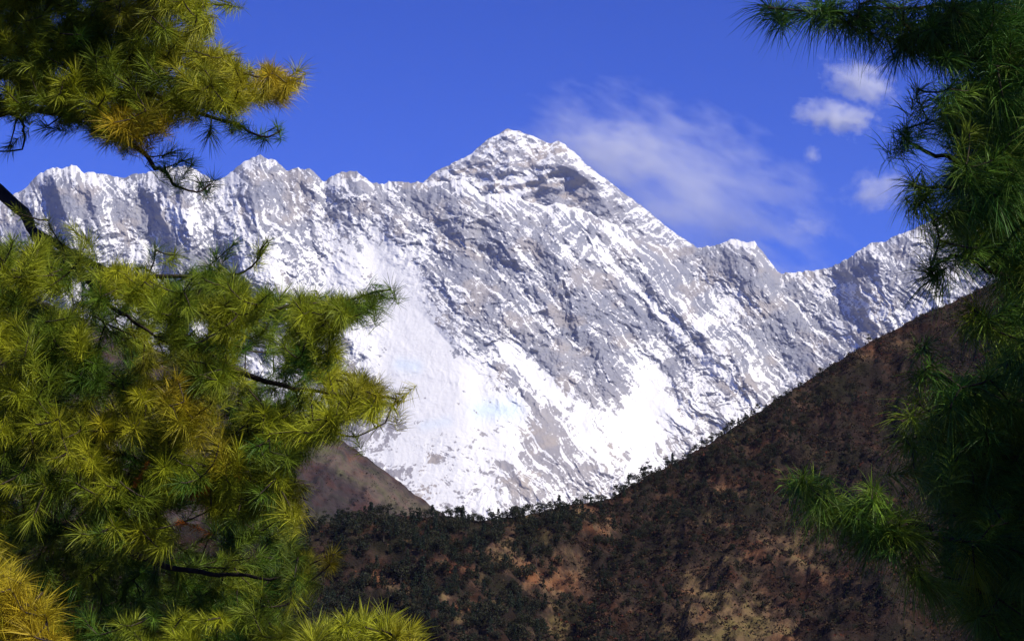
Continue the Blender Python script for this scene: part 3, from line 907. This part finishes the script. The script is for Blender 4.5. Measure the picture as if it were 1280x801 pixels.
GOLD_L = [(140, 150, 205, 160, 22, 0.75), (340, 95, 385, 118, 22, 0.5), (205, 460, 270, 560, 30, 0.45), (385, 650, 415, 720, 26, 0.5), (60, 550, 190, 520, 30, 0.2),  # golden needles; the lower right patch also stands in for missing sunlight
          (140, 10, 180, 12, 14, 0.5), (230, 60, 330, 110, 40, 0.25), (440, 470, 495, 500, 20, 0.3)]
D = 10.0
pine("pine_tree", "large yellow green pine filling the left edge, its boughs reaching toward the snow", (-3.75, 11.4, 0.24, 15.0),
     [([(-200, 190, 11.4), (0, 95, 10.8), (150, 70, 10.3), (280, 92, 10.0), (366, 98, 9.8)], .05, .0035),
      ([(-200, 60, 11.4), (0, 0, 10.5), (120, -20, 10.2), (235, -8, 10.0), (288, 4, 9.9)], .045, .0035),
      ([(-200, 230, 11.4), (-20, 150, 10.5), (100, 150, 10.1), (180, 192, 10.0), (212, 226, 10.0), (242, 240, 10.0), (264, 230, 10.0)], .03, .004),
      ([(100, 110, 10.5), (200, 120, 10.2), (270, 150, 10.0), (330, 172, 10.0), (352, 162, 10.0)], .02, .004),
      ([(-60, 120, 10.8), (20, 140, 10.4), (32, 165, 10.4), (22, 188, 10.4), (-15, 190, 10.4)], .012, .004),
      ([(-200, 90, 11.4), (0, 238, 10.6), (45, 290, 10.4), (110, 350, 10.3), (200, 420, 10.2), (300, 470, 10.0)], .05, .004),
      ([(45, 290, 10.4), (150, 340, 10.2), (260, 340, 10.0), (312, 332, 9.9), (336, 304, 9.9)], .02, .004),
      ([(110, 350, 10.3), (250, 390, 10.0), (400, 378, 9.8), (488, 362, 9.7)], .022, .005),
      ([(200, 420, 10.2), (320, 470, 9.9), (430, 490, 9.7), (495, 498, 9.6)], .022, .005),
      ([(-200, 500, 11.4), (0, 520, 10.6), (150, 560, 10.2), (300, 590, 9.9), (385, 625, 9.8)], .045, .0035),
      ([(-200, 640, 11.4), (50, 650, 10.8), (200, 700, 10.4), (330, 720, 10.1), (400, 700, 9.9)], .045, .0035),
      ([(-200, 800, 11.4), (0, 800, 10.6), (200, 800, 10.3), (370, 790, 10.0)], .045, .0035),
      ([(-200, 340, 11.4), (-20, 400, 10.4), (60, 440, 10.0), (140, 480, 9.8)], .035, .0035),
      ([(330, 520, 10.0), (400, 532, 9.8), (445, 545, 9.8), (482, 528, 9.8)], .010, .003),
      ([(-200, -300, 11.4), (0, -330, 10.6), (150, -320, 10.0), (260, -300, 9.6)], .045, .0035),
      ([(-200, -220, 11.4), (60, -300, 10.2), (260, -330, 9.5), (400, -310, 9.1)], .05, .0035),  # unseen bough added above the frame to carry the shading foliage
      ([(-200, -120, 11.4), (-60, -200, 10.4), (80, -190, 9.8), (230, -170, 9.4)], .045, .0035)],
     [dict(poly=U_POLY, n=1050, d=(9.5, 11.2), mind=.07),
      dict(pts=[(372, 88), (368, 104), (252, 4), (282, 6)], d=(9.8, 9.9), mix=.2),
      dict(pts=[(215, 190), (240, 205), (262, 172), (250, 228), (300, 160), (322, 170), (346, 158), (228, 200), (205, 210), (268, 225), (285, 150), (20, 150), (55, 160), (10, 185)], d=(9.9, 10.2), mix=-.4),
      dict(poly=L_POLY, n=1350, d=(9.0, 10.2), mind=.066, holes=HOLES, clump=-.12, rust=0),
      dict(poly=L_POLY, n=1300, d=(10.5, 12.2), mind=.085, holes=GAP, mix=-.45),  # inner needles older and greener, coloured darker still to deepen the interior shade
      dict(pts=[(335, 300), (325, 312), (292, 305), (270, 318), (488, 360), (478, 372), (497, 498), (490, 508), (462, 520), (455, 470), (195, 312), (220, 318), (20, 262), (60, 275), (90, 285), (110, 300), (15, 300), (470, 480), (440, 540), (418, 692), (412, 705)], d=(9.6, 9.9)),
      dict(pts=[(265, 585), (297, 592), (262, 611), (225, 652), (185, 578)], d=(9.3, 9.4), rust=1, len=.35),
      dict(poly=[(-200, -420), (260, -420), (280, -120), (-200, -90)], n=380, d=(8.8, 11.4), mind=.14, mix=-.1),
      dict(poly=[(60, -460), (400, -460), (430, -330), (350, -230), (90, -230)], n=480, d=(8.9, 9.9), mind=.09, mix=-.1),  # unseen foliage added above the frame to shade the upper left boughs
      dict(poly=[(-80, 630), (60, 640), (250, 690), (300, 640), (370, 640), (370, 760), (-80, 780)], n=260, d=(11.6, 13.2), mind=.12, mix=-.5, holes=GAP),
      dict(poly=[(-420, -300), (-90, -300), (-90, 850), (-420, 850)], n=320, d=(10.2, 12.5), mind=.16)],
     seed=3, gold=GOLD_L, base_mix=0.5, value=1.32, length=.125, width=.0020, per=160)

pine("young_pine", "golden young pine in the bottom left corner below the large pine", (-2.2, 7.4, 0.07, 1.2),
     [([(-160, 900, 7.4), (-80, 800, 7.3), (-30, 730, 7.2), (-5, 690, 7.2)], .03, .0035),
      ([(-160, 900, 7.4), (-40, 820, 7.2), (30, 760, 7.0), (55, 740, 7.0)], .02, .005),
      ([(-160, 950, 7.4), (-40, 880, 7.2), (30, 830, 7.0), (65, 800, 7.0)], .02, .005)],
     [dict(poly=[(-120, 700), (0, 690), (30, 725), (55, 760), (68, 801), (70, 900), (-120, 900)], n=230, d=(6.7, 7.6), mind=.075, mix=.3)],
     seed=21, gold=[(0, 740, 40, 800, 60, .7)], base_mix=0.75, per=130, length=.14, width=.002)

pine("young_pine", "bright green young pine top at the bottom edge beside the large pine", (-0.47, 6.5, 0.06, 0.85),
     [([(450, 1010, 6.5), (450, 900, 6.5), (440, 798, 6.5)], .02, .005),
      ([(450, 920, 6.5), (500, 850, 6.4), (515, 805, 6.4)], .014, .004),
      ([(450, 940, 6.5), (400, 850, 6.4), (390, 805, 6.4)], .014, .004)],
     [dict(poly=[(390, 790), (430, 776), (485, 775), (520, 788), (535, 930), (370, 930)], n=170, d=(6.2, 6.9), mind=.065, mix=.2)],
     seed=22, gold=[(500, 800, 520, 801, 20, .4)], base_mix=0.75, per=110, length=.115, width=.002, shoot=.07)

SUN_GAPS = [[(1290, 40), (1420, 40), (1650, -260), (1720, -430), (1580, -430), (1350, -90)], [(1380, 60), (1540, 240), (1830, -40), (2120, -420), (1880, -420), (1580, -200)]]
R_POLY = [(1170, 110), (1200, 98), (1260, 104), (1330, 80), (1330, 850), (1252, 850), (1215, 760), (1188, 735), (1180, 690), (1175, 640), (1160, 585), (1162, 530), (1185, 490), (1240, 470), (1256, 430), (1262, 372), (1240, 322), (1195, 300), (1180, 255), (1190, 215), (1205, 185), (1172, 150), (1170, 115)]
pine("pine_tree", "dark green pine in shade filling the right edge, long needles drooping", (2.75, 8.6, 0.22, 14.0),
     [([(1480, -40, 8.6), (1330, 24, 8.0), (1250, 14, 7.6), (1160, 8, 7.4), (1060, 16, 7.2), (960, 10, 7.1)], .019, .003),
      ([(1330, 20, 8.0), (1240, 60, 7.6), (1180, 70, 7.4), (1130, 30, 7.2)], .011, .005),
      ([(1480, 180, 8.6), (1330, 120, 7.8), (1240, 105, 7.4), (1190, 100, 7.3)], .035, .0035),
      ([(1480, 260, 8.6), (1330, 230, 7.8), (1240, 220, 7.5), (1170, 195, 7.3), (1128, 172, 7.2)], .03, .0055),
      ([(1240, 222, 7.5), (1190, 240, 7.3), (1140, 232, 7.2)], .014, .005),
      ([(1480, 420, 8.6), (1330, 390, 7.8), (1240, 365, 7.5), (1195, 328, 7.3), (1160, 338, 7.3)], .03, .0045),
      ([(1480, 480, 8.6), (1340, 450, 7.8), (1250, 420, 7.4), (1225, 395, 7.3)], .03, .0035),
      ([(1480, 520, 8.6), (1330, 520, 7.8), (1240, 490, 7.5), (1185, 475, 7.3), (1155, 435, 7.3)], .03, .0035),
      ([(1480, 660, 8.6), (1330, 690, 7.6), (1230, 675, 7.2), (1165, 660, 7.1), (1095, 645, 7.0), (1035, 628, 6.95), (1006, 598, 6.95)], .014, .004),
      ([(1165, 660, 7.1), (1110, 640, 7.0), (1090, 612, 7.0)], .012, .005),
      ([(1480, 760, 8.6), (1330, 770, 7.8), (1240, 740, 7.4), (1180, 720, 7.2)], .03, .0035),
      ([(1480, 600, 8.6), (1330, 590, 7.8), (1230, 570, 7.5), (1150, 545, 7.3)], .03, .0035),
      ([(1480, -300, 8.6), (1350, -330, 7.6), (1200, -300, 7.0)], .04, .0035),
      ([(1480, 100, 8.6), (1450, 80, 7.2), (1430, 100, 6.4)], .04, .0035),
      ([(1480, 0, 8.6), (1700, -60, 7.4), (1950, -80, 6.2)], .04, .0035),
      ([(1480, 300, 8.6), (1700, 260, 7.4), (1950, 240, 6.2)], .04, .0035),
      ([(1480, 500, 8.6), (1440, 480, 7.2), (1420, 500, 6.4)], .04, .0035)],
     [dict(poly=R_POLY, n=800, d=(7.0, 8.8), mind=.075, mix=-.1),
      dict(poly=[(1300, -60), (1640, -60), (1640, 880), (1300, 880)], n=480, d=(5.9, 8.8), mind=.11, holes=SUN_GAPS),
      dict(poly=[(1420, -420), (2150, -420), (2150, 560), (1420, 560)], n=1250, d=(5.4, 8.2), mind=.10, holes=SUN_GAPS),  # unseen crown foliage added beyond the frame to shade the visible sprays
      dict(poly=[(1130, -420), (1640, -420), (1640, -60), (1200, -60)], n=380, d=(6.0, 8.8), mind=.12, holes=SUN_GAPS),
      dict(poly=[(1150, 15), (1330, -30), (1330, 95), (1250, 95), (1170, 70)], n=120, d=(7.0, 8.0), mind=.07, mix=-.4),  # corner sprays, shadow put into their colour by a darker green mix
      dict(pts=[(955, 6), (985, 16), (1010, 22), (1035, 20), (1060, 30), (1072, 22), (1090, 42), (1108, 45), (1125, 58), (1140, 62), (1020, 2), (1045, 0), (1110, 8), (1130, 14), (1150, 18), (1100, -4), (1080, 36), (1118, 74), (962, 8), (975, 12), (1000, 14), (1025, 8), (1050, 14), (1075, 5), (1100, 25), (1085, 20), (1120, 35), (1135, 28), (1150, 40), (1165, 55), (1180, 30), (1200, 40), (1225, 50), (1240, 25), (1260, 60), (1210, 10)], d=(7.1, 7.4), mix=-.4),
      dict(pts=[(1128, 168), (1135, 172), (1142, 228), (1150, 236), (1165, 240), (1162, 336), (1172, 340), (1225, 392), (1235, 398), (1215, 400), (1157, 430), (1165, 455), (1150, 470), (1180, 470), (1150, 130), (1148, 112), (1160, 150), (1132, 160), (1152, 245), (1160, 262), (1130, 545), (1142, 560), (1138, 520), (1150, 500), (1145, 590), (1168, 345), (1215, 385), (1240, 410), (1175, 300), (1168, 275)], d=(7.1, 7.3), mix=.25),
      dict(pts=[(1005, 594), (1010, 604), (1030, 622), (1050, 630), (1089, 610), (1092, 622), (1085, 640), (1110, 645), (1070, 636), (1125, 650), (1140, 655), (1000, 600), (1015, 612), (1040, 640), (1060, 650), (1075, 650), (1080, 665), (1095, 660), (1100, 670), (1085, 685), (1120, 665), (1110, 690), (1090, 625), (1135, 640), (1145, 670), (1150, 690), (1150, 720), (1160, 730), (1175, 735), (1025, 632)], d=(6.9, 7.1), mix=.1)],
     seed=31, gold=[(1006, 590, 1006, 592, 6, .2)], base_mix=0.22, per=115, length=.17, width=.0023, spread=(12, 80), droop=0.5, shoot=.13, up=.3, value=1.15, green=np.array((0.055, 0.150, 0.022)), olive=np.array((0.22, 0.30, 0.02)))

# ------------------------------------------------------------------ clouds
def cloud_mat(name, dens, thr, gain, scale, seed, power=1.0):
    m, nt, out = new_mat(name)
    tc = nt.nodes.new("ShaderNodeTexCoord")
    ob = tc.outputs["Object"]
    ln = nt.nodes.new("ShaderNodeVectorMath"); ln.operation = 'LENGTH'; nt.links.new(ob, ln.inputs[0])
    fall = math_n(nt, 'SUBTRACT', 1.0, ln.outputs["Value"], True)
    mp = N(nt, "ShaderNodeMapping"); mp.inputs["Location"].default_value = (seed * 3.1, seed * 1.7, seed); mp.inputs["Scale"].default_value = scale
    nt.links.new(ob, mp.inputs[0])
    n = noise_tex(nt, mp.outputs[0], 1.0, 5, 0.58)
    f = math_n(nt, 'ADD', n, math_n(nt, 'MULTIPLY', fall, power))
    f = math_n(nt, 'MULTIPLY', math_n(nt, 'SUBTRACT', f, thr, True), gain)
    edge = math_n(nt, 'MULTIPLY', fall, 5.0, True)
    f = math_n(nt, 'MULTIPLY', f, edge)
    d = math_n(nt, 'MULTIPLY', f, dens)
    v = N(nt, "ShaderNodeVolumeScatter"); v.inputs["Color"].default_value = (0.99, 0.99, 0.99, 1); v.inputs["Anisotropy"].default_value = 0.0
    nt.links.new(d, v.inputs["Density"]); nt.links.new(v.outputs[0], out.inputs["Volume"])
    return m

def cloud(name, px, py, dist, wpx, hpx, depth, mat, label, roll=0.0, seed=0):
    import bmesh
    bm = bmesh.new(); bmesh.ops.create_icosphere(bm, subdivisions=4, radius=1.0)
    for v in bm.verts:
        c = v.co
        k = 0.86 + 0.14 * float(noise2(c.x * 2.2 + seed, c.y * 2.2 + c.z * 1.9, 200 + seed))
        v.co = c * k
    me = bpy.data.meshes.new(name); bm.to_mesh(me); bm.free()
    o = link(name, me, mat)
    o.location = W(px, py, dist)
    o.scale = (wpx / 2 / F_PX * dist, depth / 2, hpx / 2 / F_PX * dist)
    o.rotation_euler = (0, roll, 0)
    tag(o, label, "cloud")

cloud("cloud_plume", 850, 232, 32500, 560, 270, 1900, cloud_mat("blowing snow plume", 0.0015, 0.62, 2.8, (4.4, 2.6, 4.6), 2, 0.42), "thin veil of cloud blowing off the summit to the right", math.radians(24), 1)
cloud("cloud_plume", 762, 186, 31500, 190, 110, 900, cloud_mat("summit plume", 0.0030, 0.60, 2.6, (2.4, 2.0, 2.8), 4, 0.45), "brighter streamer of cloud beside the summit where the veil begins", math.radians(10), 2)
cloud("cloud", 1076, 103, 31000, 150, 92, 700, cloud_mat("cloud a", 0.0058, 0.74, 3.4, (3.6, 2.6, 3.0), 5, 0.62), "small white cloud, the higher of the two brightest by the right pine", math.radians(20), 3)
cloud("cloud", 1046, 146, 31000, 170, 74, 700, cloud_mat("cloud b", 0.0058, 0.74, 3.4, (4.4, 2.6, 2.6), 9, 0.62), "small white cloud just below the highest one, flat and elongated", math.radians(10), 6)
cloud("cloud", 1098, 238, 31000, 140, 80, 700, cloud_mat("cloud c", 0.0036, 0.72, 3.0, (3.6, 2.6, 2.6), 13, 0.58), "pale cloud partly hidden by the right pine above the ridge", math.radians(-10), 8)
cloud("cloud", 1015, 193, 31000, 32, 42, 300, cloud_mat("cloud d", 0.004, 0.70, 3.0, (2.0, 2.0, 2.4), 15, 0.6), "tiny faint puff of cloud under the two white clouds", 0, 9)
cloud("cloud", 1012, 285, 31000, 90, 44, 400, cloud_mat("cloud e", 0.0025, 0.70, 3.0, (3.2, 2.4, 2.6), 17, 0.6), "faint wisp of cloud low over the notch in the ridge", math.radians(10), 10)
